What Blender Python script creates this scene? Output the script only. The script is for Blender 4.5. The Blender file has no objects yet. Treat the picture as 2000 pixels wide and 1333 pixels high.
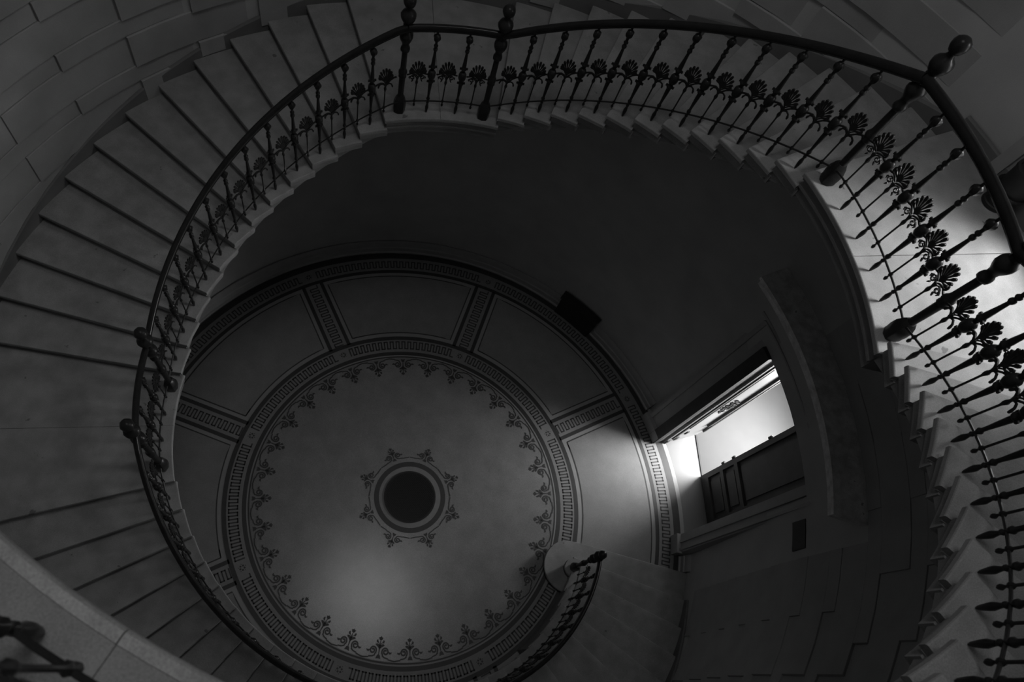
import bpy, bmesh, math, random
from math import sin, cos, pi, hypot, atan2, sqrt
from mathutils import Vector, Matrix

random.seed(7)
SC = bpy.context.scene
COL = SC.collection
S = 0.85            # metres per working unit
H = 0.16            # riser height in working units
Z0 = -28 * H        # ground floor of the stairwell

# ------------------------------------------------------------------ camera
R = ((0.9748091866947101, 0.1763483440367852, 0.13655881916259238),
     (0.21838577181102892, -0.8790847974821969, -0.42369514217912085),
     (0.045328845188237286, 0.4428444200745538, -0.8954519056893744))
cd = bpy.data.cameras.new('camera')
cam = bpy.data.objects.new('camera', cd)
COL.objects.link(cam)
cd.sensor_width = 36.0
cd.lens = 1330.486 / 2000 * 36
cd.shift_x = 131.1 / 2000
cd.shift_y = 13.3 / 2000
cd.clip_start = 0.05
m = Matrix(((R[0][0], -R[1][0], -R[2][0]), (R[0][1], -R[1][1], -R[2][1]), (R[0][2], -R[1][2], -R[2][2])))
cam.matrix_world = Matrix.Translation(Vector((-0.49552, -3.20108, 8.71185)) * S) @ m.to_4x4()
cd.dof.use_dof = True
cd.dof.focus_distance = 7.0
cd.dof.aperture_fstop = 3.2
SC.camera = cam

# ------------------------------------------------------------------ daylight and exposure
SC.view_settings.view_transform = 'Standard'
SC.view_settings.look = 'None'
SC.view_settings.gamma = 1.0
SC.view_settings.exposure = 0.0
SC.cycles.use_denoising = True
SC.cycles.max_bounces = 8
SC.cycles.diffuse_bounces = 5
SC.cycles.glossy_bounces = 4
SC.cycles.sample_clamp_indirect = 4.0
W = bpy.data.worlds.new('overcast_sky')
SC.world = W
W.use_nodes = True
bg = W.node_tree.nodes['Background']
bg.inputs[0].default_value = (1, 1, 1, 1)
bg.inputs[1].default_value = 3.0


def area(name, loc, target, sx, sy, power, portal=False, shape='RECTANGLE', spread=None):
    l = bpy.data.lights.new(name, 'AREA')
    l.shape = shape
    l.size = sx * S
    l.size_y = sy * S
    l.energy = power
    if spread:
        l.spread = spread
    if portal:
        l.cycles.is_portal = True
    o = bpy.data.objects.new(name, l)
    COL.objects.link(o)
    a = Vector(loc) * S
    o.location = a
    o.rotation_euler = (Vector(target) * S - a).to_track_quat('-Z', 'Y').to_euler()
    return o


area('doorway_daylight', (7.7, 2.55, Z0 + 1.75), (4.4, 1.4, Z0), 2.0, 1.1, 430)
area('landing_window_daylight', (7.5, 1.25, 6.9), (4.7, 1.35, 4.0), 2.0, 2.2, 86, spread=math.radians(66))
area('skylight_portal', (0, 0, 14.75), (0, 0, 0), 3.7, 3.7, 1, portal=True)
area('skylight_daylight', (0, 0, 14.6), (0, 0, 0), 3.6, 3.6, 60, shape='DISK')

# ------------------------------------------------------------------ materials


def mat(name, col, rough=.6, noise=0.0, scale=8.0, spec=.5, metal=0.0, speck=0.0, bump=0.0, stain=0.0):
    mt = bpy.data.materials.new(name)
    mt.use_nodes = True
    nt = mt.node_tree
    b = nt.nodes['Principled BSDF']
    b.inputs['Roughness'].default_value = rough
    b.inputs['Metallic'].default_value = metal
    b.inputs['Specular IOR Level'].default_value = spec
    tc = nt.nodes.new('ShaderNodeTexCoord')

    def noise_n(s, d=4):
        n = nt.nodes.new('ShaderNodeTexNoise')
        n.inputs['Scale'].default_value = s
        n.inputs['Detail'].default_value = d
        nt.links.new(tc.outputs['Object'], n.inputs['Vector'])
        return n
    cur = None
    if noise > 0:
        n = noise_n(scale)
        r = nt.nodes.new('ShaderNodeMapRange')
        r.inputs['From Min'].default_value = .3
        r.inputs['From Max'].default_value = .7
        r.inputs['To Min'].default_value = 1 - noise
        r.inputs['To Max'].default_value = 1 + noise
        nt.links.new(n.outputs['Fac'], r.inputs['Value'])
        cur = r.outputs['Result']
    if speck > 0:
        n = noise_n(170, 2)
        r = nt.nodes.new('ShaderNodeMapRange')
        r.inputs['From Min'].default_value = .3
        r.inputs['From Max'].default_value = .7
        r.inputs['To Min'].default_value = 1 - speck
        r.inputs['To Max'].default_value = 1 + speck
        nt.links.new(n.outputs['Fac'], r.inputs['Value'])
        if cur is None:
            cur = r.outputs['Result']
        else:
            mm = nt.nodes.new('ShaderNodeMath')
            mm.operation = 'MULTIPLY'
            nt.links.new(cur, mm.inputs[0])
            nt.links.new(r.outputs['Result'], mm.inputs[1])
            cur = mm.outputs[0]
    if stain > 0:       # small dark blemishes
        n = noise_n(9, 3)
        r = nt.nodes.new('ShaderNodeMapRange')
        r.inputs['From Min'].default_value = .72
        r.inputs['From Max'].default_value = .76
        r.inputs['To Min'].default_value = 1
        r.inputs['To Max'].default_value = 1 - stain
        nt.links.new(n.outputs['Fac'], r.inputs['Value'])
        mm = nt.nodes.new('ShaderNodeMath')
        mm.operation = 'MULTIPLY'
        nt.links.new(cur, mm.inputs[0])
        nt.links.new(r.outputs['Result'], mm.inputs[1])
        cur = mm.outputs[0]
    if cur is not None:
        mm = nt.nodes.new('ShaderNodeMath')
        mm.operation = 'MULTIPLY'
        mm.inputs[1].default_value = col
        nt.links.new(cur, mm.inputs[0])
        nt.links.new(mm.outputs[0], b.inputs['Base Color'])
    else:
        b.inputs['Base Color'].default_value = (col, col, col, 1)
    if bump > 0:
        n = noise_n(60, 4)
        bm_ = nt.nodes.new('ShaderNodeBump')
        bm_.inputs['Strength'].default_value = bump
        bm_.inputs['Distance'].default_value = .004
        nt.links.new(n.outputs['Fac'], bm_.inputs['Height'])
        nt.links.new(bm_.outputs['Normal'], b.inputs['Normal'])
    return mt


M = dict(
    tread=mat('worn_limestone', .225, .75, .16, 5, .3, speck=.16, bump=.3, stain=.5),
    fascia=mat('dressed_limestone', .17, .8, .12, 6, .3, speck=.12, bump=.3),
    wall=mat('painted_ashlar', .30, .9, .08, 3, .2, speck=.06),
    plaster=mat('painted_plaster', .38, .9, .08, 2, .2, speck=.05),
    dado=mat('grey_skirting_stone', .13, .8, .1, 4, .3),
    iron=mat('cast_iron_black', .020, .30, .15, 30, .14),
    rail=mat('dark_polished_wood', .016, .2, .2, 12, .2),
    mosaic=mat('terrazzo_field', .21, .24, .12, 3, .5, speck=.28, stain=.25),
    panel=mat('terrazzo_panel', .19, .5, .08, 4, .5, speck=.22),
    light=mat('pale_mosaic', .24, .5, .05, 6, .5, speck=.12),
    grey=mat('grey_mosaic_band', .19, .5, .06, 6, .5, speck=.12),
    dark=mat('dark_mosaic', .03, .5, .1, 10, .5, speck=.1),
    worn=mat('worn_pale_edge', .34, .8, .2, 8, .3, speck=.2),
    grate=mat('black_iron_grating', .02, .6),
    casing=mat('painted_door_casing', .30, .6, .06, 6, .4),
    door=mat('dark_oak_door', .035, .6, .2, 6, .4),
    cornice=mat('dusty_stone_cornice', .62, .9, .25, 9, .2, speck=.15, stain=.6),
    paving=mat('sunlit_white_paving', .065, .9, .04, 3, .2),
    reveal=mat('white_painted_reveal', .22, .5, .03, 3, .4),
    sill=mat('pale_stone_sill', .14, .5, .03, 3, .4),
    black=mat('matt_black_metal', .02, .6, .1, 5, .3),
    glass=None,
    paint=mat('off_white_paint', .5, .7),
)
g = bpy.data.materials.new('window_glass')
g.use_nodes = True
gb = g.node_tree.nodes['Principled BSDF']
gb.inputs['Transmission Weight'].default_value = 1.0
gb.inputs['Roughness'].default_value = 0.0
gb.inputs['IOR'].default_value = 1.0
gb.inputs['Base Color'].default_value = (.95, .95, .95, 1)
M['glass'] = g

# ------------------------------------------------------------------ helpers


def P(r, t, z):
    return (r * cos(t), -r * sin(t), z)


def woff(z):
    k = min(1, max(0, (z / H + 28) / 28))
    return -.04 - .245 * k * k * (3 - 2 * k)


RWALL = 5.66


def Rw(t, z, d=0.0):
    """radius of the outer wall about the stair axis, d further out"""
    o = woff(z)
    return o * cos(t) + sqrt((RWALL + d) ** 2 - (o * sin(t)) ** 2)


class MB:
    def __init__(s):
        s.v = []
        s.f = []

    def add(s, vs, fs):
        n = len(s.v)
        s.v += [tuple(v) for v in vs]
        s.f += [tuple(i + n for i in f) for f in fs]
        return s

    def hexa(s, a, b):
        """a: four lower corners, b: four upper corners (same order)"""
        return s.add(list(a) + list(b), [(3, 2, 1, 0), (4, 5, 6, 7), (0, 1, 5, 4), (1, 2, 6, 5), (2, 3, 7, 6), (3, 0, 4, 7)])

    def box(s, c, h, ax=((1, 0, 0), (0, 1, 0), (0, 0, 1))):
        c = Vector(c)
        X, Y, Z = [Vector(a) * k for a, k in zip(ax, h)]
        lo = [c - X - Y - Z, c + X - Y - Z, c + X + Y - Z, c - X + Y - Z]
        hi = [q + 2 * Z for q in lo]
        return s.hexa(lo, hi)

    def sweep(s, pts, prof, closed=False, up=(0, 0, 1)):
        """profile (u sideways, v up) swept along pts"""
        pts = [Vector(q) for q in pts]
        n = len(pts)
        k = len(prof)
        upv = Vector(up)
        vs = []
        for i, q in enumerate(pts):
            a = pts[max(i - 1, 0)] if not closed else pts[(i - 1) % n]
            b = pts[min(i + 1, n - 1)] if not closed else pts[(i + 1) % n]
            d = (b - a).normalized()
            side = d.cross(upv)
            if side.length < 1e-5:
                side = Vector((1, 0, 0))
            side.normalize()
            w = side.cross(d).normalized()
            for (u, vv) in prof:
                vs.append(q + side * u + w * vv)
        fs = []
        for i in range(n if closed else n - 1):
            j = (i + 1) % n
            for c in range(k):
                e = (c + 1) % k
                fs.append((i * k + c, i * k + e, j * k + e, j * k + c))
        if not closed:
            fs.append(tuple(range(k))[::-1])
            fs.append(tuple((n - 1) * k + c for c in range(k)))
        return s.add(vs, fs)

    def tube(s, pts, r, seg=6, up=(0, 0, 1), closed=False):
        rr = [(r * cos(2 * pi * i / seg), r * sin(2 * pi * i / seg)) for i in range(seg)]
        return s.sweep(pts, rr, closed, up)

    def lathe(s, prof, seg=10, c=(0, 0, 0), rot=0.0, flute=0.0):
        """prof: list of (r, z)"""
        vs = []
        for (r, z) in prof:
            for i in range(seg):
                a = 2 * pi * i / seg + rot
                q = r * (1 + (flute if i % 2 else -flute))
                vs.append((c[0] + q * cos(a), c[1] + q * sin(a), c[2] + z))
        fs = []
        for j in range(len(prof) - 1):
            for i in range(seg):
                e = (i + 1) % seg
                fs.append((j * seg + i, j * seg + e, (j + 1) * seg + e, (j + 1) * seg + i))
        fs.append(tuple(range(seg))[::-1])
        fs.append(tuple((len(prof) - 1) * seg + i for i in range(seg)))
        return s.add(vs, fs)

    def ribbon(s, pts, w, z0, z1):
        """flat stroke in the x-y plane between heights z0 and z1; w is a width or a list"""
        n = len(pts)
        ws = w if isinstance(w, (list, tuple)) else [w] * n
        vs = []
        for i, q in enumerate(pts):
            a = pts[max(i - 1, 0)]
            b = pts[min(i + 1, n - 1)]
            dx, dy = b[0] - a[0], b[1] - a[1]
            L = hypot(dx, dy) or 1
            nx, ny = -dy / L * ws[i] / 2, dx / L * ws[i] / 2
            for (sx, zz) in ((1, z0), (-1, z0), (-1, z1), (1, z1)):
                vs.append((q[0] + sx * nx, q[1] + sx * ny, zz))
        fs = []
        for i in range(n - 1):
            a, b = i * 4, i * 4 + 4
            for c in range(4):
                e = (c + 1) % 4
                fs.append((a + c, a + e, b + e, b + c))
        fs += [(3, 2, 1, 0), (4 * n - 4, 4 * n - 3, 4 * n - 2, 4 * n - 1)]
        return s.add(vs, fs)

    def poly(s, pts, z0, z1):
        n = len(pts)
        vs = [(q[0], q[1], z0) for q in pts] + [(q[0], q[1], z1) for q in pts]
        fs = [tuple(range(n))[::-1], tuple(range(n, 2 * n))]
        fs += [(i, (i + 1) % n, n + (i + 1) % n, n + i) for i in range(n)]
        return s.add(vs, fs)

    def map(s, fn):
        s.v = [tuple(fn(v)) for v in s.v]
        return s

    def mesh(s, name, m, smooth=None):
        me = bpy.data.meshes.new(name)
        me.from_pydata([(x * S, y * S, z * S) for x, y, z in s.v], [], s.f)
        bm = bmesh.new()
        bm.from_mesh(me)
        bmesh.ops.recalc_face_normals(bm, faces=bm.faces)
        bm.to_mesh(me)
        bm.free()
        me.materials.append(M[m])
        if smooth is not None:
            me.polygons.foreach_set('use_smooth', [True] * len(me.polygons))
            try:
                me.set_sharp_from_angle(angle=math.radians(smooth))
            except Exception:
                pass
        me.update()
        return me

    def build(s, name, m, parent=None, smooth=None, loc=None, rz=0.0):
        return link(name, s.mesh(name, m, smooth), parent, loc, rz)


def link(name, me, parent=None, loc=None, rz=0.0):
    o = bpy.data.objects.new(name, me)
    COL.objects.link(o)
    if loc is not None:
        o.location = (loc[0] * S, loc[1] * S, loc[2] * S)
    o.rotation_euler = (0, 0, rz)
    if parent is not None:
        o.parent = parent
    return o


def tag(o, label=None, cat=None, group=None, kind=None):
    if label:
        o['label'] = label
    if cat:
        o['category'] = cat
    if group:
        o['group'] = group
    if kind:
        o['kind'] = kind
    return o


def empty(name, loc=(0, 0, 0)):
    o = bpy.data.objects.new(name, None)
    COL.objects.link(o)
    o.empty_display_size = .1
    o.location = (loc[0] * S, loc[1] * S, loc[2] * S)
    return o


class Off:
    """a thing whose origin sits at its base: its parts are shifted to match"""

    def __init__(s, name, loc, label, cat, group=None):
        s.o = empty(name, loc)
        s.l = loc
        tag(s.o, label, cat, group)

    def part(s, mb, name, m, smooth=None, parent=None):
        l = s.l
        mb.map(lambda v: (v[0] - l[0], v[1] - l[1], v[2] - l[2]))
        return mb.build(name, m, parent or s.o, smooth)

    def inst(s, name, me, loc, rz):
        l = s.l
        return link(name, me, s.o, (loc[0] - l[0], loc[1] - l[1], loc[2] - l[2]), rz)


def tang(t):
    """z-rotation that turns local x to the direction of climbing (theta growing), local y outward"""
    return atan2(-cos(t), -sin(t))


def arc_slab(mb, t0, t1, r0, r1, z0, z1, n):
    """curved slab; r0, r1 numbers or functions of theta; z likewise"""
    f = [(q if callable(q) else (lambda t, q=q: q)) for q in (r0, r1, z0, z1)]
    vs = []
    for i in range(n + 1):
        t = t0 + (t1 - t0) * i / n
        a, b, c, d = [g_(t) for g_ in f]
        vs += [P(a, t, c), P(b, t, c), P(b, t, d), P(a, t, d)]
    fs = []
    for i in range(n):
        for c in range(4):
            e = (c + 1) % 4
            fs.append((i * 4 + c, i * 4 + e, i * 4 + 4 + e, i * 4 + 4 + c))
    fs += [(3, 2, 1, 0), tuple(4 * n + q for q in range(4))]
    return mb.add(vs, fs)


def arc_chamfer(mb, t0, t1, r0, r1, z0, z1, n, ch):
    """curved block seen from inside: its inner face (r0) has bevelled edges"""
    vs = []
    dt = ch * .25 / r0
    for i in range(n + 1):
        t = t0 + (t1 - t0) * i / n
        tf = min(max(t, t0 + dt), t1 - dt)
        vs += [P(r1, t, z0), P(r0 + ch, t, z0), P(r0, tf, z0 + ch), P(r0, tf, z1 - ch), P(r0 + ch, t, z1), P(r1, t, z1)]
    fs = []
    for i in range(n):
        for c in range(5):
            fs.append((i * 6 + c, i * 6 + c + 1, i * 6 + 7 + c, i * 6 + 6 + c))
    fs += [(5, 4, 3, 2, 1, 0), tuple(6 * n + q for q in range(6))]
    return mb.add(vs, fs)


# ------------------------------------------------------------------ stair layout
TAU = 2 * pi
RI = 3.375          # inner ends of the treads
RB = 3.484          # line of the balustrade


def steps(n0, n1, th0, d):
    return [(n, th0 + (n - n0) * d) for n in range(n0, n1 + 1)]


# flights: name -> (first riser, last riser = landing edge, theta of first nosing, spacing)
F = {1: (1, 28, .0664, .0968), 2: (1, 13, 3.0915, .09745), 3: (14, 25, 4.687, .0930), 4: (26, 42, 6.277, .0883)}
ZB = {1: Z0, 2: 0.0, 3: 0.0, 4: 0.0}


def nose(fl, n):
    n0, n1, t0, d = F[fl]
    return t0 + (n - n0) * d


def zn(fl, n):
    return (Z0 + n * H) if fl == 1 else n * H


# ------------------------------------------------------------------ room shell
DOOR = (5.80, 6.262, Z0, -.75 * H)         # opening in the wall behind the casing
WIN = (6.01, 6.33, 25 * H + .35, 25 * H + 3.3)
ZTOP = 14.8


def wall_sheet():
    mb = MB()
    ts = sorted(set([round(i * TAU / 96, 5) for i in range(97)] + [DOOR[0], DOOR[1], WIN[0], WIN[1]]))
    zs = sorted(set([Z0, -3.4, -2.2, -1.1, DOOR[3], 0, 1.4, 2.8, WIN[2], 5.6, WIN[3], 8.8, 10.5, 12.5, ZTOP]))
    idx = {}
    for i, t in enumerate(ts):
        for j, z in enumerate(zs):
            idx[i, j] = len(mb.v)
            mb.v.append(P(Rw(t, z, .02), t, z))
    for i in range(len(ts) - 1):
        for j in range(len(zs) - 1):
            tm, zm = (ts[i] + ts[i + 1]) / 2, (zs[j] + zs[j + 1]) / 2
            if any(a < tm < b and c < zm < d for a, b, c, d in (DOOR, WIN)):
                continue
            mb.f.append((idx[i, j], idx[i + 1, j], idx[i + 1, j + 1], idx[i, j + 1]))
    return mb


wall = wall_sheet().build('wall_round', 'plaster', smooth=30)
tag(wall, 'round plastered wall of the stairwell', kind='structure')

# stair helpers used for the wall courses as well


def tread_z(t):
    """height of the walking line along the wall at unwrapped theta (0.07 .. 8.8)"""
    for fl in (1, 2, 3, 4):
        n0, n1, t0, d = F[fl]
        te = t0 + (n1 - n0) * d
        if t < t0:
            return zn(fl, n0) - H
        if t <= te:
            return zn(fl, n0) + (t - t0) / d * H
    return 42 * H


def ashlar(wall_o, th0, th1, lo, hi, narrow0, pitch, nar, clear=None, step=.31):
    """courses of ashlar blocks, narrow and broad by turns, standing proud of the wall with open joints"""
    k0 = int(math.floor((lo - narrow0) / pitch)) - 1
    z = narrow0 + k0 * pitch
    row = 0
    while z < hi:
        for hgt in (nar, pitch - nar):
            za, zb = z * H, (z + hgt) * H
            z += hgt
            row += 1
            if zb <= lo * H + .01 or za > hi * H:
                continue
            t = th0 - (row % 2) * step / 2
            while t < th1:
                a, b = max(t, th0), min(t + step, th1)
                t += step
                if b - a < .03:
                    continue
                if clear and not clear(a, b, za, zb):
                    continue
                j = .0030
                zm = (za + zb) / 2
                mb = MB()
                ro = Rw((a + b) / 2, zm)
                arc_chamfer(mb, a + .0006 / ro, b - .0006 / ro, ro - .006 + random.uniform(-.0005, .0005), ro + .03, za + j, zb - j, 4, .0035)
                mb.build('ashlar_block', 'wall', wall_o, smooth=25)


def ok_left(a, b, za, zb):
    return zb > tread_z(a)


wl = empty('wall_left')
tag(wl, 'ashlar courses of the stairwell wall above the left flight', kind='structure')
ashlar(wl, 3.12, 4.72, 2, 27, 9.1, 4.4, 1.5, ok_left)
wr = empty('wall_back')
tag(wr, 'ashlar courses of the stairwell wall above the upper right flight', kind='structure')


def ok_back(a, b, za, zb):
    if b > 5.80 and za < 25 * H + 3.0:
        return False
    return zb > tread_z(a)


ashlar(wr, 4.72, 5.96, 15, 40, 21.0, 3.97, 1.35, ok_back)
wb = empty('wall_right')
tag(wb, 'ashlar courses of the stairwell wall below the right landing', kind='structure')


def ok_low(a, b, za, zb):
    return zb < tread_z(b) + .05 and za > tread_z(b - TAU) - .3


ashlar(wb, 5.9, 7.25, 6.9, 26, 6.9, 4.4, 1.5, ok_low, .30)
ashlar(wb, 6.42, 7.25, -24, 6.8, 6.9, 4.4, 1.5, ok_low, .30)

# roof with its skylight
mb = MB()
n = 64
vs = []
for i in range(n):
    a = TAU * i / n
    vs += [(1.9 * cos(a), 1.9 * sin(a), ZTOP), (7.2 * cos(a), 7.2 * sin(a), ZTOP), (7.2 * cos(a), 7.2 * sin(a), ZTOP + .3), (1.9 * cos(a), 1.9 * sin(a), ZTOP + .3)]
fs = []
for i in range(n):
    j = (i + 1) % n
    for c in range(4):
        e = (c + 1) % 4
        fs.append((i * 4 + c, i * 4 + e, j * 4 + e, j * 4 + c))
mb.add(vs, fs)
tag(mb.build('ceiling', 'plaster'), 'plain ceiling with a round skylight over the well', kind='structure')

# ------------------------------------------------------------------ floor and its mosaic
FZ = Z0
floor = empty('floor', (0, 0, FZ))
tag(floor, 'round mosaic floor at the foot of the well', kind='structure')


def disc_ring(r0, r1, z0, z1, n=128, a0=0, a1=TAU):
    mb = MB()
    if r0 <= 0:
        pts = [(r1 * cos(TAU * i / n), -r1 * sin(TAU * i / n)) for i in range(n)]
        return mb.poly(pts, z0, z1)
    full = abs(a1 - a0 - TAU) < 1e-6
    vs = []
    m_ = n if full else n + 1
    for i in range(m_):
        t = a0 + (a1 - a0) * i / n
        vs += [P(r0, t, z0), P(r1, t, z0), P(r1, t, z1), P(r0, t, z1)]
    fs = []
    for i in range(n):
        j = (i + 1) % m_ if full else i + 1
        for c in range(4):
            e = (c + 1) % 4
            fs.append((i * 4 + c, i * 4 + e, j * 4 + e, j * 4 + c))
    if not full:
        fs += [(3, 2, 1, 0), tuple(4 * n + q for q in range(4))]
    return mb.add(vs, fs)


T1 = .0025          # the inlay stands this proud
disc_ring(0, 5.655, -.12, 0).build('mosaic_bed', 'light', floor)
disc_ring(0, 2.945, -.02, T1).build('mosaic_field', 'mosaic', floor)
for r0, r1, m_ in ((2.955, 2.982, 'dark'), (3.01, 3.09, 'dark'), (3.09, 3.125, 'grey'), (3.37, 3.455, 'dark'),
                   (5.05, 5.125, 'dark'), (5.43, 5.572, 'dark')):
    disc_ring(r0, r1, -.02, T1, 160).build('border_band', m_, floor)
# grey ground under the meanders
disc_ring(3.125, 3.37, -.02, T1 * .6, 160).build('meander_ground', 'grey', floor)
disc_ring(5.125, 5.43, -.02, T1 * .6, 160).build('meander_ground', 'grey', floor)
FT = [4.089 + k * pi / 4 for k in range(8)]      # angles of the radial bands


def meander(path, amp, w, name, parent=floor, xf=None):
    pass


def meander_arc(ra, rb, t0, t1, cells, w):
    """running square wave between radii ra and rb"""
    pts = []
    pit = (t1 - t0) / cells
    mb = MB()
    for k in range(cells):
        a = t0 + k * pit
        hi = a + pit * .5
        e = a + pit
        # four strokes: down leg, bottom, up leg, top
        for (p0, p1) in (((ra, a), (rb, a)), ((rb, a), (rb, hi)), ((rb, hi), (ra, hi)), ((ra, hi), (ra, e))):
            q0, q1 = P(*p0, 0), P(*p1, 0)
            dx, dy = q1[0] - q0[0], q1[1] - q0[1]
            L = hypot(dx, dy)
            ex, ey = dx / L * w / 2, dy / L * w / 2
            mb.ribbon([(q0[0] - ex, q0[1] - ey), (q1[0] + ex, q1[1] + ey)], w, -.01, T1)
    return mb


for k in range(8):
    t = FT[k]
    meander_arc(3.165, 3.325, t + .047, t + pi / 4 - .047, 18, .026).build('inner_meander', 'dark', floor)
    meander_arc(5.195, 5.345, t + .035, t + pi / 4 - .035, 28, .025).build('outer_meander', 'dark', floor)
    # radial band between panels: two dark lines and a meander
    c, s_ = cos(t), -sin(t)

    def rad(r, x):      # along the spoke, x sideways
        return (r * c - x * s_, r * s_ + x * c)
    g_ = MB()
    g_.poly([rad(3.44, -.165), rad(5.06, -.165), rad(5.06, .165), rad(3.44, .165)], -.01, T1 * .6)
    g_.build('spoke_ground', 'grey', floor)
    for sgn in (-1, 1):
        d_ = MB()
        d_.poly([rad(3.42, sgn * .165), rad(5.07, sgn * .165), rad(5.07, sgn * .24), rad(3.42, sgn * .24)], -.01, T1)
        d_.build('spoke_band', 'dark', floor)
    mm = MB()
    x0, x1 = 3.47, 5.02
    cells = 12
    pit = (x1 - x0) / cells
    for q in range(cells):
        a = x0 + q * pit
        hi = a + pit / 2
        e = a + pit
        for (p0, p1) in (((a, -.085), (a, .085)), ((a, .085), (hi, .085)), ((hi, .085), (hi, -.085)), ((hi, -.085), (e, -.085))):
            A, B = rad(*p0), rad(*p1)
            dx, dy = B[0] - A[0], B[1] - A[1]
            L = hypot(dx, dy)
            ex, ey = dx / L * .01, dy / L * .01
            mm.ribbon([(A[0] - ex, A[1] - ey), (B[0] + ex, B[1] + ey)], .025, -.01, T1)
    mm.build('spoke_meander', 'dark', floor)
    # rosette where the bands meet
    for rr in (3.245, 5.27):
        fl_ = MB()
        for q in range(5):
            a = TAU * q / 5 + .3
            pts = [(rr * c + .040 * cos(a) + .019 * cos(b), rr * s_ + .040 * sin(a) + .019 * sin(b)) for b in [TAU * w_ / 8 for w_ in range(8)]]
            fl_.poly(pts, -.01, T1)
            pts = [(rr * c + .066 * cos(a + .63) + .009 * cos(b), rr * s_ + .066 * sin(a + .63) + .009 * sin(b)) for b in [TAU * w_ / 6 for w_ in range(6)]]
            fl_.poly(pts, -.01, T1)
        fl_.build('rosette', 'dark', floor)
    # the panel between this spoke and the next: field and fine line
    tn = FT[k] + pi / 4

    def edge(r, x):     # theta where the panel's border at sideways distance x meets radius r
        return math.asin(x / r)

    def frame_pts(r0, r1, x, n=14):
        out = []
        a0, a1 = t + edge(r0, x), tn - edge(r0, x)
        for i in range(n + 1):
            out.append(P(r0, a0 + (a1 - a0) * i / n, 0)[:2])
        a0, a1 = tn - edge(r1, x), t + edge(r1, x)
        for i in range(n + 1):
            out.append(P(r1, a0 + (a1 - a0) * i / n, 0)[:2])
        return out
    MB().poly(frame_pts(3.56, 4.945, .33), -.01, T1 * .8).build('panel_field', 'panel', floor)
    pts = frame_pts(3.547, 4.965, .322)
    pts.append(pts[0])
    pts.append(pts[1])
    MB().ribbon(pts, .024, -.01, T1).build('panel_line', 'dark', floor)


def spiral(cx, cy, r0, r1, a0, a1, n=22):
    out = []
    for i in range(n + 1):
        k = i / n
        a = a0 + (a1 - a0) * k
        r = r0 + (r1 - r0) * k
        out.append((cx + r * cos(a), cy + r * sin(a)))
    return out


def motif(arm):
    """anthemion: two scrolls and a sprig; x sideways, y towards the sprig; arm joins the next motif"""
    mb = MB()
    for sx in (-1, 1):
        p = [(arm * sx, .000), (arm * .6 * sx, .002), (.15 * sx, .012), (.09 * sx, .018), (.058 * sx, .036)]
        sp = spiral(.095, .092, .056, .012, math.radians(232), math.radians(232 - 560), 26)
        p += [(x * sx, y) for x, y in sp]
        mb.ribbon(p, [.018] * 4 + [.022] * (len(p) - 6) + [.028, .032], 0, T1)
        # curl leaf on the outside of the scroll
        mb.ribbon([(sx * .140, .10), (sx * .160, .085), (sx * .178, .088), (sx * .19, .104)], [.006, .030, .022, .008], 0, T1)
        mb.ribbon([(sx * .006, .12), (sx * .018, .15), (sx * .045, .168), (sx * .068, .172)], [.008, .032, .034, .008], 0, T1)
        mb.ribbon([(sx * .004, .15), (sx * .018, .185), (sx * .036, .205)], .010, 0, T1)
        mb.poly([(sx * .026, .196), (sx * .054, .192), (sx * .064, .222), (sx * .042, .238)], 0, T1)
    mb.poly([(-.038, -.008), (0, -.002), (.038, -.008), (.024, .034), (0, .052), (-.024, .034)], 0, T1)
    mb.ribbon([(0, .05), (0, .12), (0, .24)], [.012, .020, .010], 0, T1)
    mb.poly([(-.018, .23), (.018, .23), (.034, .262), (.010, .268), (0, .285), (-.010, .268), (-.034, .262)], 0, T1)
    return mb


def place_motif(mb, t, r, inward, c=(0, 0)):
    mb.v = [(x, y, z * 2.2) for x, y, z in mb.v]
    ux, uy = -sin(t), -cos(t)          # tangential
    rx, ry = cos(t), -sin(t)
    k = -1 if inward else 1
    return mb.map(lambda v: (c[0] + ux * v[0] + rx * (r + k * v[1]), c[1] + uy * v[0] + ry * (r + k * v[1]), v[2]))


for k in range(32):
    t = 4.2885 + k * TAU / 32
    mt_ = motif(.245)
    # bend the long arms to the ring
    mt_.v = [(x * 1.18, y * 1.28 + (x * x) * 1.39 / 2 / 2.92 * (-1), z) for x, y, z in mt_.v]
    place_motif(mt_, t, 2.905, True).build('scroll_motif', 'dark', floor)
GC = (.074, .0)
for k in range(8):
    t = 4.115 + k * TAU / 8
    mt_ = motif(.296)
    mt_.v = [(x * 1.0, y + (-(x * x) / 2 / .78 * .55 if abs(x) > .0 else 0), z) for x, y, z in mt_.v]
    place_motif(mt_, t, .765, False, GC).build('scroll_motif', 'dark', floor)
for r0, r1, m_, zt in ((.60, .695, 'dark', T1), (.50, .60, 'grey', T1 * 1.2)):
    disc_ring(r0, r1, -.01, zt + .001, 72).map(lambda v: (v[0] + GC[0], v[1], v[2])).build('border_band', m_, floor)
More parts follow.
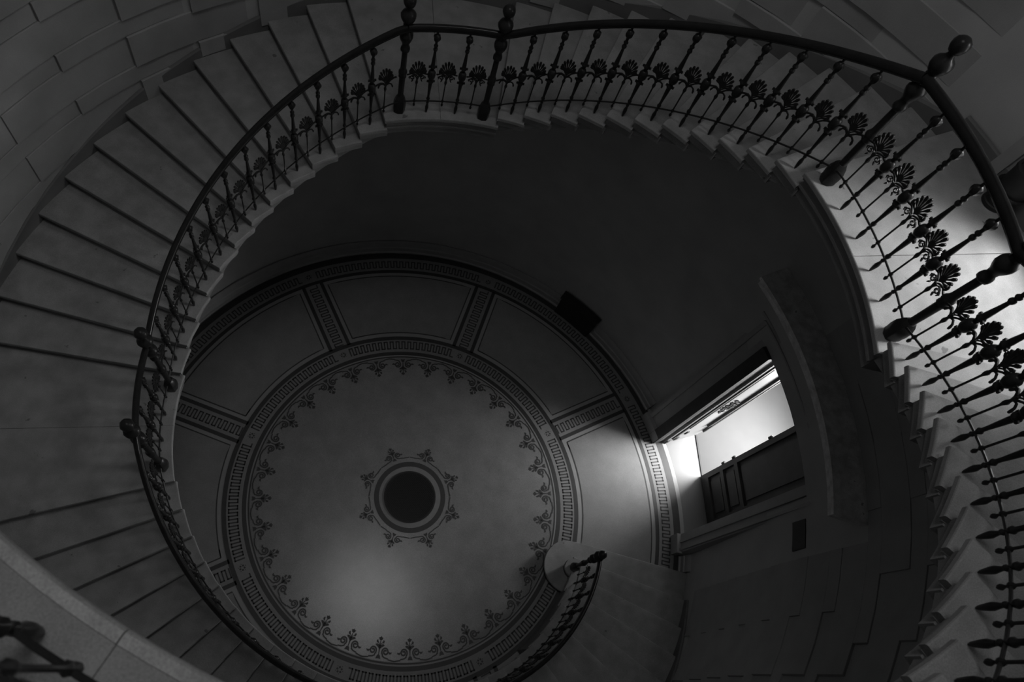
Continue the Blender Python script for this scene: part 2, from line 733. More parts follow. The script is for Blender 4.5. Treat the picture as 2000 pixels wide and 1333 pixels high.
# the grating in the middle: rim, dark pit and bars
gr = Off('floor_grate', (GC[0], GC[1], FZ + .002), 'round black iron grating set in the centre of the mosaic floor', 'grate')
gr.part(disc_ring(.470, .505, 0, .012, 64).map(lambda v: (v[0] + GC[0], v[1], v[2] + FZ)), 'rim', 'black')
gr.part(disc_ring(0, .49, 0, .004, 64).map(lambda v: (v[0] + GC[0], v[1], v[2] + FZ)), 'pit', 'grate')
for k in range(-15, 16):
    o_ = k * .030
    L = sqrt(.48 ** 2 - o_ ** 2)
    a = math.radians(-40)
    ca, sa = cos(a), sin(a)
    bb = MB().box((GC[0] + o_ * -sa, GC[1] + o_ * ca, FZ + .008), (L, .007, .003), ((ca, sa, 0), (-sa, ca, 0), (0, 0, 1)))
    gr.part(bb, 'bar', 'iron')

# skirting at the foot of the wall, two members


def skirt(name, t0, t1, zf, m_, label, hgt, n, prof=((0, .10), (.10, .10), (.14, .07), (.45, .065), (.52, .045), (.8, .04), (.88, .03), (1, .012))):
    """moulded skirting following height zf(t)"""
    mb = MB()
    vs = []
    k = len(prof) + 2
    for i in range(n + 1):
        t = t0 + (t1 - t0) * i / n
        zb = zf(t)
        vs.append(P(Rw(t, zb, .01), t, zb))
        for (hh, dd) in prof:
            z = zb + hh * hgt
            vs.append(P(Rw(t, z) - dd, t, z))
        vs.append(P(Rw(t, zb + hgt, .01), t, zb + hgt))
    fs = []
    for i in range(n):
        for c in range(k):
            e = (c + 1) % k
            fs.append((i * k + c, i * k + e, (i + 1) * k + e, (i + 1) * k + c))
    fs += [tuple(range(k))[::-1], tuple(n * k + q for q in range(k))]
    mb.add(vs, fs)
    o = mb.build(name, m_, smooth=20)
    tag(o, label, kind='structure')
    return o


skirt('baseboard_floor', .62, 5.73, lambda t: Z0, 'casing', 'moulded skirting board round the ground floor', .36, 80)
skirt('baseboard_door', 6.292, TAU + .066, lambda t: Z0, 'casing', 'skirting board between the doorway and the lowest step', .36, 4)
for fl, nm in ((2, 'baseboard_left'), (3, 'baseboard_back')):
    n0, n1, t0, d = F[fl]
    zz = lambda t, t0=t0, d=d, n0=n0: max(0, n0 - 1 + (t - t0) / d) * H + .0
    skirt(nm, t0 - .02, t0 + (n1 - n0) * d, zz, 'dado', 'sloping stone skirting beside the ' + ('left' if fl == 2 else 'back') + ' flight', .27, 40, ((0, .03), (.93, .03), (1, .015)))
skirt('baseboard_landing', 2.5, 3.09, lambda t: 0, 'dado', 'stone skirting along the wall of the left landing', .24, 12, ((0, .03), (.93, .03), (1, .015)))
skirt('baseboard_top', 4.262, 4.687, lambda t: 13 * H, 'dado', 'stone skirting along the wall of the top landing', .24, 12, ((0, .03), (.93, .03), (1, .015)))
skirt('baseboard_right', 5.71, 6.9, lambda t: 25 * H, 'dado', 'stone skirting along the wall of the right landing', .2, 20, ((0, .03), (.93, .03), (1, .015)))
n0, n1, t0, d = F[1]
skirt('baseboard_lower', t0 + d, t0 + 25 * d, lambda t, t0=t0, d=d: Z0 + (t - t0) / d * H, 'dado', 'sloping stone skirting beside the lowest flight', .27, 50, ((0, .03), (.93, .03), (1, .015)))

# ------------------------------------------------------------------ stairs
ST = .055           # thickness of a tread slab


def step_mesh(fl, n, t0, t1, z, bull=None):
    """one stone step: slab with a rounded nosing and a riser block under it"""
    mb = MB()
    ov = .006
    a, b = t0, t1 + .010
    NR = 5
    ro = lambda t: Rw(t, z) + .03
    # slab with a small rounded inner and front edge
    e = .012
    prof = [(0, z - ST), (0, z - e), (e * .35, z - e * .3), (e, z)]
    vs = []
    N = 5
    fr = .010 / RI
    ts = [a, a + fr * .4, a + fr * 1.3] + [a + (b - a) * i / N for i in range(1, N + 1)]
    dz = [e, e * .3, 0] + [0] * N
    for t, q in zip(ts, dz):
        R1 = ro(t)
        vs += [P(RI + .004, t, z - ST), P(RI, t, z - ST + .006), P(RI, t, z - e - q * .3), P(RI + e * .35, t, z - max(e * .3, q)), P(RI + e, t, z - q), P(R1, t, z - q), P(R1, t, z - ST)]
    k = 7
    fs = []
    for i in range(len(ts) - 1):
        for c in range(k):
            g2 = (c + 1) % k
            fs.append((i * k + c, i * k + g2, (i + 1) * k + g2, (i + 1) * k + c))
    fs += [tuple(range(k))[::-1], tuple((len(ts) - 1) * k + c for c in range(k))]
    mb.add(vs, fs)
    # cove under the slab end and nosing
    arc_slab(mb, a + .007, b + .001, RI + .022, ro, z - ST - .022, z - ST, 4)
    # block
    arc_slab(mb, a + ov, b + .006, RI + .045, ro, z - H - .01, z - ST - .01, 4)
    return mb


def string(fl, ta, tb, z_of, depth, name='string_soffit'):
    mb = MB()
    arc_slab(mb, ta, tb, RI + .06, lambda t: Rw(t, z_of(t)) + .03, lambda t: z_of(t) - H - depth, lambda t: z_of(t) - H - .004, max(8, int((tb - ta) / .05)))
    return mb


LBL = {1: 'lowest stone flight rising from the mosaic floor to the left landing',
       2: 'long stone flight on the left climbing up to the top landing',
       3: 'stone flight at the back under the long curved handrail',
       4: 'stone flight on the right climbing past the daylit landing'}
for fl in (1, 2, 3, 4):
    n0, n1, t0, d = F[fl]
    tm = nose(fl, n0)
    base = P(RI + .5, tm, zn(fl, n0) - H)
    st = Off('stair_flight', base, LBL[fl], 'staircase', 'curved stone stair flights')
    for n in range(n0, n1):
        a = nose(fl, n)
        z = zn(fl, n)
        st.part(step_mesh(fl, n, a, nose(fl, n + 1), z), 'step', 'tread', 18)
        if fl == 1 and n <= 2:      # rounded ends of the two starting steps
            cx, cr, rr = ((.212, 3.375, .485) if n == 1 else (.2185, 3.43, .175))
            c0 = P(cr, cx, 0)
            be = MB()
            for q0, q1, dr in ((z - ST, z - .012, 0), (z - .012, z + .0012, -.008), (z - H + .001, z - ST, -.035)):
                N = 40
                pts = [(c0[0] + (rr + dr) * cos(TAU * i / N), c0[1] + (rr + dr) * sin(TAU * i / N)) for i in range(N)]
                be.poly(pts, q0, q1)
            st.part(be, 'rounded_step_end', 'tread', 30)
    if fl == 1:
        zz = lambda t: Z0 + (1 + (t - t0) / d) * H
        bl = MB()
        arc_slab(bl, t0 + 2.2 * d, t0 + 7 * d, RI + .06, lambda t: Rw(t, Z0) + .03, Z0, lambda t: max(Z0 + .01, zz(t) - H - .004), 12)
        st.part(bl, 'solid_base', 'fascia', 30)
        st.part(string(fl, t0 + 2.5 * d, nose(1, 28), zz, .17), 'string', 'fascia', 30)
    else:
        zz = lambda t, t0=t0, d=d, n0=n0: (n0 + (t - t0) / d) * H
        st.part(string(fl, t0, nose(fl, n1), zz, .15), 'string', 'fascia', 30)

# landings
LAND = [(0.0, nose(1, 28), nose(2, 1), 2.895, 'left landing of two stone slabs between two newel posts'),
        (13 * H, nose(2, 13), nose(3, 14), 4.475, 'top landing of two stone slabs with two balusters on its edge'),
        (25 * H, nose(3, 25), nose(4, 26), 5.997, 'daylit stone landing on the right, brightest of the landings'),
        (42 * H, nose(4, 42), 8.80, 8.172, 'nearest landing slab cropped by the lower left corner')]
for z, ta, tb, tj, lab in LAND:
    L = Off('stair_landing', P(4.4, (ta + tb) / 2, z - .2), lab, 'landing', 'stone stair landings')
    for (a, b) in ((ta, tj - .0005), (tj + .0005, tb + .012)):
        mb = MB()
        e = .012
        N = max(6, int((b - a) / .03))
        vs = []
        fr = .010 / RI
        ts = [a, a + fr * .4, a + fr * 1.3] + [a + (b - a) * i / N for i in range(1, N + 1)]
        dz = [e, e * .3, 0] + [0] * N
        if a > ta:
            dz = [.004, .001, 0] + [0] * N
        for t, q in zip(ts, dz):
            R1 = Rw(t, z) + .03
            vs += [P(RI + .004, t, z - ST), P(RI, t, z - ST + .006), P(RI, t, z - e - q * .3), P(RI + e * .35, t, z - max(e * .3, q)), P(RI + e, t, z - q), P(R1, t, z - q), P(R1, t, z - ST)]
        k = 7
        fs = []
        for i in range(len(ts) - 1):
            for c in range(k):
                g2 = (c + 1) % k
                fs.append((i * k + c, i * k + g2, (i + 1) * k + g2, (i + 1) * k + c))
        fs += [tuple(range(k))[::-1], tuple((len(ts) - 1) * k + c for c in range(k))]
        mb.add(vs, fs)
        L.part(mb, 'landing_slab', 'tread', 18)
    mb = MB()
    N = max(8, int((tb - ta) / .04))
    ro = lambda t: Rw(t, z) + .03
    arc_slab(mb, ta + .005, tb + .01, RI + .020, ro, z - ST - .03, z - ST, N)
    arc_slab(mb, ta + .010, tb + .01, RI + .040, ro, z - ST - .10, z - ST - .03, N)
    arc_slab(mb, ta + .008, tb + .01, RI + .028, ro, z - ST - .125, z - ST - .10, N)
    arc_slab(mb, ta + .010, tb + .01, RI + .060, ro, z - ST - .24, z - ST - .125, N)
    L.part(mb, 'moulded_edge', 'fascia', 20)
    if z > 6:
        mb = MB()
        for a, b in ((ta, tj - .0006), (tj + .0006, tb + .012)):
            arc_slab(mb, a, b, RI + .008, RI + .040, z - .004, z + .004, N)
        L.part(mb, 'worn_edge_strip', 'worn', 20)['label'] = 'paler worn border strip'

# ------------------------------------------------------------------ balustrade meshes


def baluster_mesh():
    mb = MB()
    prof = [(.005, 0), (.013, .02), (.021, .075), (.0225, .105), (.014, .145), (.013, .160), (.019, .170), (.019, .178), (.013, .188),
            (.013, .205), (.016, .215), (.024, .235), (.024, .247), (.015, .262), (.0155, .30), (.023, .44), (.025, .500)]
    mb.lathe(prof, 8)
    mb.lathe([(.026, .500), (.037, .512), (.037, .528), (.025, .540), (.022, .556), (.034, .566), (.044, .582), (.049, .600), (.050, .632), (.047, .664), (.034, .684), (.021, .692)], 8)
    mb.lathe([(.021, .690), (.023, .720), (.036, .734), (.036, .752), (.024, .764), (.026, .785), (.019, .900), (.0155, .975)], 8)
    mb.lathe([(.0155, .970), (.025, .985), (.028, 1.000), (.025, 1.014), (.015, 1.024), (.015, 1.030), (.026, 1.043), (.027, 1.058), (.015, 1.074), (.017, 1.10), (.024, 1.125)], 8)
    mb.lathe([(.013, 1.19), (.013, 1.262)], 8)
    mb.lathe([(.019, 1.112), (.034, 1.132), (.042, 1.158), (.041, 1.182), (.028, 1.200), (.014, 1.212)], 12, flute=.10)
    # small leaves on the middle boss
    for sx in (-1, 1):
        mb.box((sx * .040, 0, .522), (.010, .007, .013))
        mb.box((sx * .040, 0, .744), (.010, .007, .013))
    return mb.mesh('baluster', 'iron', 50)


def yplate(pts2, w, d=.011, y=0.0, mb=None):
    """stroke in the x-z plane with thickness d in y"""
    t = MB()
    t.ribbon([(p[0], p[1]) for p in pts2], w, -d / 2, d / 2)
    t.v = [(a, c + y, b) for a, b, c in t.v]
    mb.add(t.v, t.f)


def ypoly(pts, d, mb):
    t = MB()
    t.poly(pts, -d / 2, d / 2)
    t.v = [(a, c, b) for a, b, c in t.v]
    mb.add(t.v, t.f)


def fan(mb, z0, hgt, wid):
    """palmette fan of nine lobes, open between the ribs, scalloped outside"""
    for i in range(9):
        q = abs(i - 4)
        a = math.radians(90 + (i - 4) * 19)
        L = hgt * (1.0, .97, .90, .80, .70)[q]
        k = wid / 2 / (hgt * .80)
        tip = (L * cos(a) * k, z0 + L * sin(a))

        def at(f):
            return (tip[0] * f, z0 + (tip[1] - z0) * f)
        yplate([(0, z0), at(.45), at(.70), at(.88), at(1)], [.010, .010, .018, .031, .024], .013, 0, mb)
        pts = [(tip[0] + .0135 * cos(b), tip[1] + .0135 * sin(b)) for b in [TAU * w_ / 8 for w_ in range(8)]]
        ypoly(pts, .016, mb)
    # heart of the fan
    ypoly([(0, z0 - .02), (.030, z0 + .012), (.026, z0 + .045), (0, z0 + .070), (-.026, z0 + .045), (-.030, z0 + .012)], .015, mb)


def rod(mb):
    mb.lathe([(.003, .112), (.014, .126), (.017, .146), (.008, .164), (.008, .178), (.017, .188), (.020, .200), (.017, .212), (.0085, .224), (.0085, .46), (.012, .478), (.0185, .498), (.0185, .515), (.012, .535), (.011, .60)], 7)


def palmette_landing_mesh():
    mb = MB()
    rod(mb)
    for sx in (-1, 1):
        sp = spiral(.056, .580, .036, .009, math.radians(160), math.radians(160 - 470), 22)
        yplate([(0, .535), (.008 * sx, .560), (.016 * sx, .588)] + [(x * sx, z) for x, z in sp], .0105, .013, 0, mb)
        yplate([(sx * .088, .600), (sx * .100, .580), (sx * .094, .556)], [.004, .016, .004], .012, 0, mb)
        yplate([(sx * .050, .545), (sx * .058, .530), (sx * .066, .514)], [.014, .014, .004], .012, 0, mb)
        yplate([(sx * .008, .610), (sx * .040, .630), (sx * .075, .640), (sx * .100, .630), (sx * .130, .624)], [.014, .013, .014, .014, .016], .012, 0, mb)
        yplate([(sx * .082, .638), (sx * .098, .655), (sx * .100, .680), (sx * .090, .700)], [.012, .016, .016, .010], .012, 0, mb)
    fan(mb, .640, .172, .195)
    return mb.mesh('palmette', 'iron', 40)


def palmette_stair_mesh(slope):
    """slope: rise per unit run between neighbouring balusters"""
    mb = MB()
    rod(mb)
    for sx in (-1, 1):
        dz = slope * .128 * sx
        yplate([(0, .545), (sx * .022, .590), (sx * .058, .618 + dz * .3), (sx * .095, .625 + dz * .7), (sx * .132, .620 + dz)], [.017, .017, .015, .016, .018], .013, 0, mb)
        yplate([(sx * .012, .570), (sx * .045, .588), (sx * .074, .574), (sx * .086, .545), (sx * .088, .526)], [.013, .013, .014, .021, .012], .012, 0, mb)
        yplate([(sx * .006, .605), (sx * .030, .640), (sx * .066, .668), (sx * .090, .690)], [.013, .012, .014, .016], .012, 0, mb)
    fan(mb, .638, .168, .185)
    return mb.mesh('palmette', 'iron', 40)


BM = baluster_mesh()
PML = palmette_landing_mesh()
PMS = {fl: palmette_stair_mesh(H / (F[fl][3] * RB)) for fl in (1, 2, 3, 4)}


def newel(t, r, z, label, q=1.0, group=None):
    loc = P(r, t, z)
    N = Off('newel_post', loc, label, 'newel post', group or 'iron newel posts of the stair')

    def pt(mb, name, m_='iron', sm=45):
        mb.map(lambda v: (v[0] + loc[0], v[1] + loc[1], v[2] + loc[2]))
        return N.part(mb, name, m_, sm)
    pt(MB().lathe([(r_ * 1.28, z_) for r_, z_ in [(.056, 0), (.062, .02), (.062, .05), (.066, .10), (.064, .16), (.052, .21), (.048, .225), (.036, .25)]], 8, flute=.04), 'base')
    pt(MB().lathe([(.040, .245), (.035, .27), (.037, .40), (.039, .56)], 12), 'shaft')
    pt(MB().lathe([(.039, .555), (.050, .565), (.050, .585), (.046, .60), (.054, .62), (.054, .645), (.042, .665), (.036, .69), (.034, .94)], 12, flute=.02), 'middle_boss')
    pt(MB().lathe([(.034, .935), (.054, .950), (.058, .975), (.052, .998), (.040, 1.02), (.046, 1.06), (.066, 1.10), (.080, 1.14), (.079, 1.175), (.062, 1.20), (.050, 1.22)], 12, flute=.03), 'capital')
    pt(MB().lathe([(.048, 1.215), (.050, 1.24), (.050, 1.32), (.044, 1.335)], 12), 'rail_block', 'rail')
    f = pt(MB().lathe([(.046, 1.33), (.070, 1.36), (.087, 1.395), (.089, 1.43), (.072, 1.465), (.042, 1.49), (.032, 1.51), (.034, 1.53)], 14, flute=.02), 'finial')
    bl = MB().lathe([(.032, 1.525), (.056, 1.545), (.070, 1.575), (.073, 1.605), (.062, 1.64), (.040, 1.66), (.008, 1.670)], 14, flute=.03)
    b_ = bl.build('ball', 'iron', f, 45)
    return N


def rail_prof():
    w, h_ = .036, .046
    return [(-w, -.006), (-w * .8, -h_ * .8), (-w * .4, -h_), (w * .4, -h_), (w * .8, -h_ * .8), (w, -.006), (w * .92, h_ * .35), (w * .6, h_ * .82), (0, h_), (-w * .6, h_ * .82), (-w * .92, h_ * .35)]


def railing(label, t0, t1, zf, feet, palms, pm, n=None, rr=RB, closed_end=None):
    """feet, palms: lists of (theta, z)"""
    a = feet[0] if feet else (t0, zf(t0))
    Lc = P(rr, (t0 + t1) / 2, zf((t0 + t1) / 2))
    Rl = Off('stair_railing', Lc, label, 'railing', 'iron railings along the stair')
    n = n or max(8, int((t1 - t0) / .035))
    pts = [P(rr, t0 + (t1 - t0) * i / n, zf(t0 + (t1 - t0) * i / n) + 1.292) for i in range(n + 1)]
    Rl.part(MB().sweep(pts, rail_prof()), 'handrail', 'rail', 50)
    pts = [P(rr, t0 + (t1 - t0) * i / n, zf(t0 + (t1 - t0) * i / n) + .198) for i in range(n + 1)]
    Rl.part(MB().tube(pts, .0095, 6), 'lower_rail', 'iron', 50)
    pts = [P(rr, t0 + (t1 - t0) * i / n, zf(t0 + (t1 - t0) * i / n) + 1.252) for i in range(n + 1)]
    Rl.part(MB().sweep(pts, [(-.014, -.004), (.014, -.004), (.014, .006), (-.014, .006)]), 'rail_core', 'iron')
    for t, z in feet:
        Rl.inst('baluster', BM, P(rr, t, z), tang(t))
    for t, z in palms:
        Rl.inst('palmette', pm, P(rr, t, z), tang(t))
    return Rl


# flight footing: the balusters stand mid-tread
def flight_rail(fl, n_first, n_last, tA, tB, label):
    """balusters on treads n_first..n_last, newels at tA and tB"""
    n0, n1, t0, d = F[fl]
    feet = [(nose(fl, n) + d / 2, zn(fl, n)) for n in range(n_first, n_last + 1)]
    zf = lambda t: zn(fl, 0) + ((t - t0) / d + n0 - .5) * H
    zlo, zhi = zn(fl, n_first) - H * 1.0, zn(fl, n_last) + H
    zfc = lambda t: max(zlo if fl != 1 else -99, min(zhi, zf(t)))
    palms = [(nose(fl, n) , zfc(nose(fl, n)) ) for n in range(n_first, n_last + 2)]
    palms = [(max(tA + .035, min(tB - .035, t)), z) for t, z in palms]
    return railing(label, tA, tB, zfc, feet, palms, PMS[fl])


NA1, NA2 = (2.741, 3.49), (3.047, 3.475)
NC1, NC2 = (4.322, 3.53), (4.634, 3.50)
ND1, ND2 = (5.752, 3.53), (6.229, 3.515)
T = nose
flight_rail(1, 3, 27, .215, NA1[0], 'curved iron railing of the lowest flight, its rail gleaming near the start')
flight_rail(2, 1, 12, NA2[0], NC1[0], 'curved iron railing along the left flight')
flight_rail(3, 14, 24, NC2[0], ND1[0], 'curved iron railing along the back flight')
flight_rail(4, 26, 41, ND2[0], 7.74, 'curved iron railing down the right edge of the picture')


def landing_rail(label, tA, tB, z, feet_t, palm_t=None):
    zf = lambda t: z
    ts = [tA] + feet_t + [tB]
    palms = palm_t or [((ts[i] + ts[i + 1]) / 2, z) for i in range(len(ts) - 1)]
    return railing(label, tA, tB, zf, [(t, z) for t in feet_t], palms, PML)


landing_rail('short iron railing on the left landing, between two newel posts', NA1[0], NA2[0], 0, [2.836, 2.936])
landing_rail('short iron railing on the top landing with two balusters', NC1[0], NC2[0], 13 * H, [4.421, 4.529])
landing_rail('iron railing on the daylit landing with four balusters', ND1[0], ND2[0], 25 * H, [5.849, 5.944, 6.043, 6.134])
landing_rail('nearest iron railing, blurred at the lower left corner', 7.80, 8.78, 42 * H, [8.222 + .096 * k for k in range(-4, 6)])
newel(.2185, 3.42, Z0 + 2 * H, 'iron newel post standing on the rounded bottom step')
newel(NA1[0], NA1[1], 0, 'dark newel post at the lower end of the left landing')
newel(NA2[0], NA2[1], 0, 'dark newel post at the upper end of the left landing')
newel(NC1[0], NC1[1], 13 * H, 'dark newel post at the left end of the top landing')
newel(NC2[0], NC2[1], 13 * H, 'dark newel post at the right end of the top landing')
newel(ND1[0], ND1[1], 25 * H, 'newel post with glinting finial at the upper end of the daylit landing')
newel(ND2[0], ND2[1], 25 * H, 'thick newel post at the lower right end of the daylit landing')

# ------------------------------------------------------------------ ground-floor doorway
dw = empty('door_1', P(5.5, 6.05, Z0))
tag(dw, 'tall panelled doorway with a deep stone cornice, one leaf open to daylight', kind='structure')
dl = P(5.5, 6.05, Z0)


def dpart(mb, name, m_, smooth=None, parent=None):
    mb.map(lambda v: (v[0] - dl[0], v[1] - dl[1], v[2] - dl[2]))
    return mb.build(name, m_, parent or dw, smooth)


ZL = -.75 * H       # underside of the lintel
TL, TR = 5.862, 6.224
rwo = lambda t: Rw(t, Z0) + .05
for (a, b, nm) in ((5.752, TL, 'left'), (TR, 6.288, 'right')):
    mb = MB()
    arc_slab(mb, a, b, 5.44, rwo, Z0, 1.2 * H, 5)
    dpart(mb, 'casing_post', 'casing', 25)
    mb = MB()
    if nm == 'left':
        arc_slab(mb, a + .010, a + .024, 5.40, 5.46, Z0 + .3, 1.0 * H, 2)
        arc_slab(mb, a - .004, b + .001, 5.36, 5.46, Z0, Z0 + .3, 3)
    else:
        arc_slab(mb, a + .026, a + .032, 5.405, 5.46, Z0 + .3, ZL, 2)
        arc_slab(mb, b - .012, b - .004, 5.395, 5.46, Z0 + .3, 1.0 * H, 2)
        arc_slab(mb, a - .001, b + .004, 5.36, 5.46, Z0, Z0 + .3, 3)
    dpart(mb, 'casing_moulding', 'casing', 25)
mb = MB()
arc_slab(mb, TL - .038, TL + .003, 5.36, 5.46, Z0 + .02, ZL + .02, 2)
dpart(mb, 'shaded_jamb_strip', 'door')  # dark slab on the jamb; its unlit side is put into the colour
mb = MB()
arc_slab(mb, TL, TR, 5.44, rwo, ZL, 1.2 * H, 12)
dpart(mb, 'lintel', 'casing', 25)
mb = MB()
arc_slab(mb, 5.765, 6.278, 5.40, 5.46, .95 * H, 1.15 * H, 14)
arc_slab(mb, 5.752, 6.288, 5.50, rwo, 1.2 * H, 3.4 * H, 14)
arc_slab(mb, 5.740, 6.31, 5.42, rwo, 1.15 * H, 1.45 * H, 14)
dpart(mb, 'frieze', 'casing', 25)
mb = MB()
for a, b, r_, z0_, z1_ in ((5.735, 6.33, 5.36, 3.4, 4.2), (5.72, 6.345, 5.26, 4.2, 5.0), (5.708, 6.36, 5.13, 5.0, 5.7), (5.695, 6.375, 4.99, 5.7, 6.45), (5.69, 6.38, 4.95, 6.45, 6.8)):
    arc_slab(mb, a, b, r_, rwo, z0_ * H, z1_ * H, 18)
dpart(mb, 'cornice', 'cornice', 25)


def vwall(mb, p0, p1, z0, z1, th):
    """upright slab from p0 to p1 (plan), th thick to the left of the direction"""
    dx, dy = p1[0] - p0[0], p1[1] - p0[1]
    L = hypot(dx, dy)
    nx, ny = -dy / L * th, dx / L * th
    lo = [(p0[0], p0[1], z0), (p1[0], p1[1], z0), (p1[0] + nx, p1[1] + ny, z0), (p0[0] + nx, p0[1] + ny, z0)]
    return mb.hexa(lo, [(x, y, z1) for x, y, _ in lo])


# splayed reveals, their floor and soffit
A0, A1 = (4.98, 2.20), (5.82, 2.59)
B0, B1 = (5.46, .33), (6.16, .67)
mb = vwall(MB(), (5.13, 2.245), (5.86, 2.60), Z0, ZL + .2, .35)
dpart(mb, 'left_reveal', 'reveal')
mb = vwall(MB(), (5.44, .32), (6.2, .69), Z0, ZL + .2, -.4)
dpart(mb, 'right_reveal', 'reveal')
mb = MB()
mb.hexa([(5.2, 2.9, ZL), (6.6, 2.9, ZL), (6.6, .2, ZL), (5.55, .2, ZL)], [(5.2, 2.9, ZL + .3), (6.6, 2.9, ZL + .3), (6.6, .2, ZL + .3), (5.55, .2, ZL + .3)])
dpart(mb, 'reveal_soffit', 'casing')
# strips on the left reveal
ud = Vector((5.86 - 5.13, 2.60 - 2.245)).normalized()


def onrev(k):
    return (5.13 + (5.86 - 5.13) * k, 2.245 + (2.60 - 2.245) * k)


for k0, k1, z0_, z1_, m_ in ((.10, .16, Z0 + .25, ZL - .1, 'dark'), (.20, .235, Z0 + .9, ZL - .5, 'dark'), (.02, .10, Z0, Z0 + .18, 'dark'), (.22, .30, Z0 + .12, Z0 + .3, 'dark'), (.34, .40, Z0 + .45, Z0 + .6, 'dark')):
    a, b = onrev(k0), onrev(k1)
    dpart(vwall(MB(), a, b, z0_, z1_, -.02), 'reveal_moulding', 'door')
# inner jamb of the open leaf with its row of teeth
for k0, k1, z0_, z1_ in ((.80, .84, Z0 + .75, ZL), (.94, .99, Z0 + .35, ZL)):
    a, b = onrev(k0), onrev(k1)
    dpart(vwall(MB(), a, b, z0_, z1_, -.05), 'jamb_strip', 'door')
mb = MB()
q = Z0 + .8
while q < ZL:
    a, b = onrev(.86), onrev(.915)
    vwall(mb, a, b, q, q + .022, -.045)
    q += .05
tag(dpart(mb, 'jamb_teeth', 'door'), kind='stuff')
# iron ornament fixed to the reveal
mb = MB()
random.seed(3)
cz = Z0 + 2.05
for i in range(16):
    a = TAU * i / 16
    k = .52 + .16 * cos(a)
    z = cz + .26 * sin(a) * (1 + .3 * cos(3 * a))
    a_, b_ = onrev(k - .03), onrev(k + .03)
    vwall(mb, a_, b_, z - .018, z + .018, -.03)
    a_, b_ = onrev(.52 + .07 * cos(a) - .02), onrev(.52 + .07 * cos(a) + .02)
    vwall(mb, a_, b_, cz + .14 * sin(a) - .02, cz + .14 * sin(a) + .012, -.03)
dpart(mb, 'ornament', 'door')
# threshold bar and closed leaf
TH0, TH1, TH2 = (5.83, 2.60), (6.0, 1.70), (6.16, .67)
dpart(vwall(MB(), TH0, TH2, Z0 - .01, Z0 + .02, .035), 'threshold', 'black')
leaf = vwall(MB(), TH1, TH2, Z0 + .02, ZL + .1, .05)
lf = dpart(leaf, 'closed_leaf', 'door')


def onleaf(k, off=0):
    dx, dy = TH2[0] - TH1[0], TH2[1] - TH1[1]
    L = hypot(dx, dy)
    return (TH1[0] + dx * k + dy / L * off, TH1[1] + dy * k - dx / L * off)


def leafbox(k0, k1, z0_, z1_, t_, name, m_='door'):
    a, b = onleaf(k0, .0), onleaf(k1, .0)
    mb = vwall(MB(), a, b, z0_, z1_, -t_)
    mb.map(lambda v: (v[0] - dl[0], v[1] - dl[1], v[2] - dl[2]))
    return mb.build(name, m_, dw)


leafbox(0, .10, Z0 + .02, ZL, .045, 'leaf_stile')
leafbox(.90, 1, Z0 + .02, ZL, .045, 'leaf_stile')
for z0_, z1_ in ((Z0 + .02, Z0 + .30), (Z0 + .78, Z0 + .90), (Z0 + 1.32, Z0 + 1.44), (ZL - .3, ZL)):
    leafbox(.10, .90, z0_, z1_, .045, 'leaf_rail')
for z0_, z1_ in ((Z0 + .36, Z0 + .72), (Z0 + .96, Z0 + 1.26), (Z0 + 1.52, ZL - .38)):
    leafbox(.19, .81, z0_, z1_, .025, 'leaf_panel')
for zc in (Z0 + .95, Z0 + 1.35, Z0 + 2.6):
    a = onleaf(-.02, .03)
    dpart(MB().lathe([(.018, -.05), (.03, -.04), (.03, .04), (.018, .05)], 8, (a[0], a[1], zc)), 'hinge', 'black')

# pavement outside the door
mb = MB()
mb.poly([P(5.657, 5.78 + .52 * i / 10, 0)[:2] for i in range(11)] + [(6.19, .50), (5.795, 2.78)], Z0 - .06, Z0)
tag(mb.build('floor_threshold', 'sill'), 'pale stone sill in the doorway', kind='structure')
mb = MB()
mb.poly([(5.795, 2.78), (6.19, .50), (6.19, -6), (18, -6), (18, 10), (5.795, 10)], Z0 - .3, Z0 - .02)
tag(mb.build('floor_outside', 'paving'), 'bright pavement outside the door', kind='structure')

# ------------------------------------------------------------------ panelled door and window at the daylit landing
d2 = empty('door_2', P(5.4, 5.93, 25 * H))
tag(d2, 'panelled grey door in the wall of the daylit landing', kind='structure')
dl2 = P(5.4, 5.93, 25 * H)


def d2p(mb, name, m_, smooth=25):
    mb.map(lambda v: (v[0] - dl2[0], v[1] - dl2[1], v[2] - dl2[2]))
    return mb.build(name, m_, d2, smooth)


zl = 25 * H
for a, b in ((5.808, 5.834), (5.955, 5.975)):
    mb = MB()
    arc_slab(mb, a, b, lambda t: Rw(t, zl) - .05, lambda t: Rw(t, zl) + .02, zl, zl + 3.0, 3)
    d2p(mb, 'casing_post', 'casing')
mb = MB()
arc_slab(mb, 5.834, 5.955, lambda t: Rw(t, zl) - .05, lambda t: Rw(t, zl) + .02, zl + 2.85, zl + 3.0, 4)
d2p(mb, 'lintel', 'casing')
mb = MB()
arc_slab(mb, 5.834, 5.955, lambda t: Rw(t, zl) - .012, lambda t: Rw(t, zl) + .02, zl, zl + 2.85, 4)
d2p(mb, 'leaf', 'casing')
for z0_, z1_ in ((zl + .18, zl + 1.0), (zl + 1.15, zl + 2.7)):
    mb = MB()
    arc_slab(mb, 5.853, 5.937, lambda t: Rw(t, zl) - .028, lambda t: Rw(t, zl) - .01, z0_, z1_, 4)
    d2p(mb, 'leaf_panel', 'casing')

w1 = empty('window_1', P(5.5, 6.21, 25 * H + .4))
tag(w1, 'tall landing window in a deep reveal', kind='structure')
wl_ = P(5.5, 6.21, 25 * H + .4)


def wp(mb, name, m_):
    mb.map(lambda v: (v[0] - wl_[0], v[1] - wl_[1], v[2] - wl_[2]))
    return mb.build(name, m_, w1)


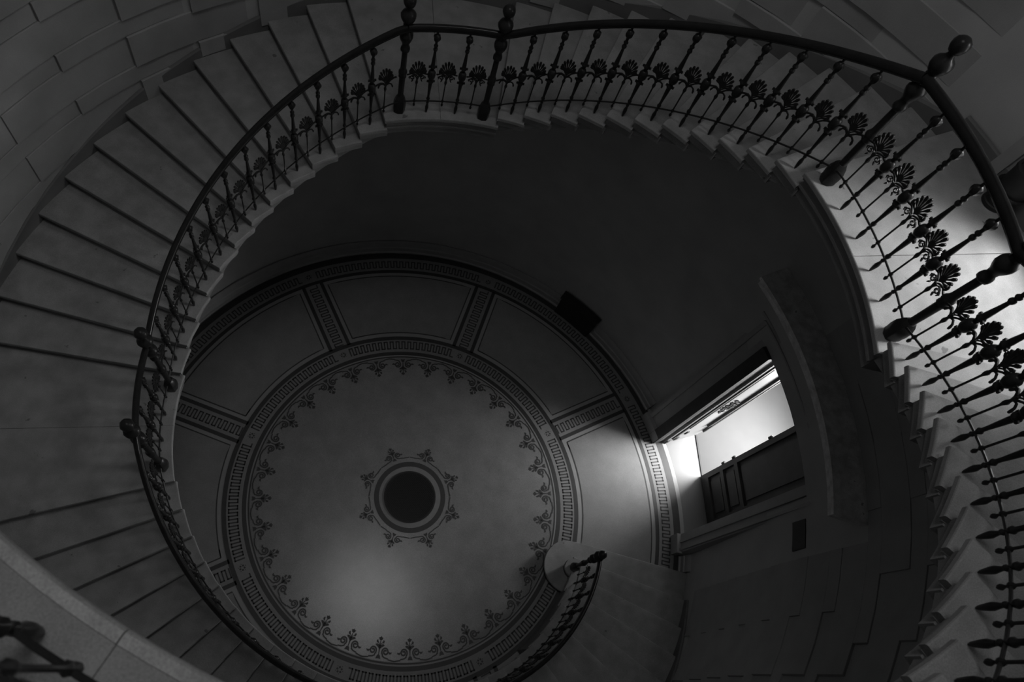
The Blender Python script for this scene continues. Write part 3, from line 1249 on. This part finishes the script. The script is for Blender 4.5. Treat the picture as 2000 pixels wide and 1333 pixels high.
for a, b, z0_, z1_ in ((WIN[0] - .02, WIN[0], WIN[2] - .1, WIN[3] + .1), (WIN[1], WIN[1] + .02, WIN[2] - .1, WIN[3] + .1), (WIN[0], WIN[1], WIN[2] - .1, WIN[2]), (WIN[0], WIN[1], WIN[3], WIN[3] + .1)):
    mb = MB()
    arc_slab(mb, a, b, 5.38, 6.1, z0_, z1_, 5)
    wp(mb, 'reveal', 'reveal')
tm = (WIN[0] + WIN[1]) / 2
for a, b in ((WIN[0], WIN[0] + .012), (WIN[1] - .012, WIN[1]), (tm - .006, tm + .006)):
    mb = MB()
    arc_slab(mb, a, b, 6.0, 6.05, WIN[2], WIN[3], 1)
    wp(mb, 'sash_bar', 'paint')
for z_ in (WIN[2], WIN[2] + 1.0, WIN[2] + 2.0, WIN[3] - .05):
    mb = MB()
    arc_slab(mb, WIN[0], WIN[1], 6.0, 6.05, z_, z_ + .05, 3)
    wp(mb, 'sash_bar', 'paint')

# ------------------------------------------------------------------ loose things
bx = P(5.55, 5.267, Z0)
mb = MB()
arc_slab(mb, 5.182, 5.350, 5.40, 5.60, Z0 + .03, -24.1 * H, 5)
cb = Off('wall_heater', P(5.5, 5.267, Z0), 'black box-shaped heater against the wall behind the mosaic floor', 'heater')
cb.part(mb, 'case', 'black')
mb = MB()
arc_slab(mb, 5.176, 5.356, 5.385, 5.61, -24.1 * H, -23.9 * H, 5)
cb.part(mb, 'top_plate', 'black')
for t in (5.2, 5.33):
    cb.part(MB().box(P(5.5, t, Z0 + .015), (.02, .02, .018)), 'foot', 'black')
for k in range(7):
    mb = MB()
    a = 5.20 + k * .0205
    arc_slab(mb, a, a + .008, 5.392, 5.41, Z0 + .12, -24.8 * H, 1)
    cb.part(mb, 'grille_bar', 'black')

fx = Off('wall_lamp', P(5.6, .07, -2.4 * H), 'small box-shaped wall fitting beside the tall doorway', 'wall fitting')
mb = MB()
arc_slab(mb, TAU + .035, TAU + .112, 5.44, lambda t: Rw(t, 0) + .01, -2.9 * H, -1.0 * H, 3)
fx.part(mb, 'housing', 'black')
mb = MB()
arc_slab(mb, TAU + .037, TAU + .110, 5.475, 5.57, -1.0 * H, -.8 * H, 3)
fx.part(mb, 'face_plate', 'paint')

bn = Off('umbrella_stand', P(5.42, 5.873, 25 * H), 'round black metal stand on the daylit landing at the right picture edge', 'umbrella stand')
bc = P(5.22, 5.885, 25 * H)
bn.part(MB().lathe([(.10, 0), (.13, .01), (.13, .04), (.12, .05), (.15, .25), (.165, .42), (.175, .44), (.175, .47), (.15, .47), (.14, .43), (.02, .40)], 20, bc), 'body', 'black', 40)
bn.part(MB().lathe([(.178, .225), (.180, .24), (.178, .255), (.14, .24)], 20, (bc[0], bc[1], bc[2] - .02)), 'band', 'iron', 40)
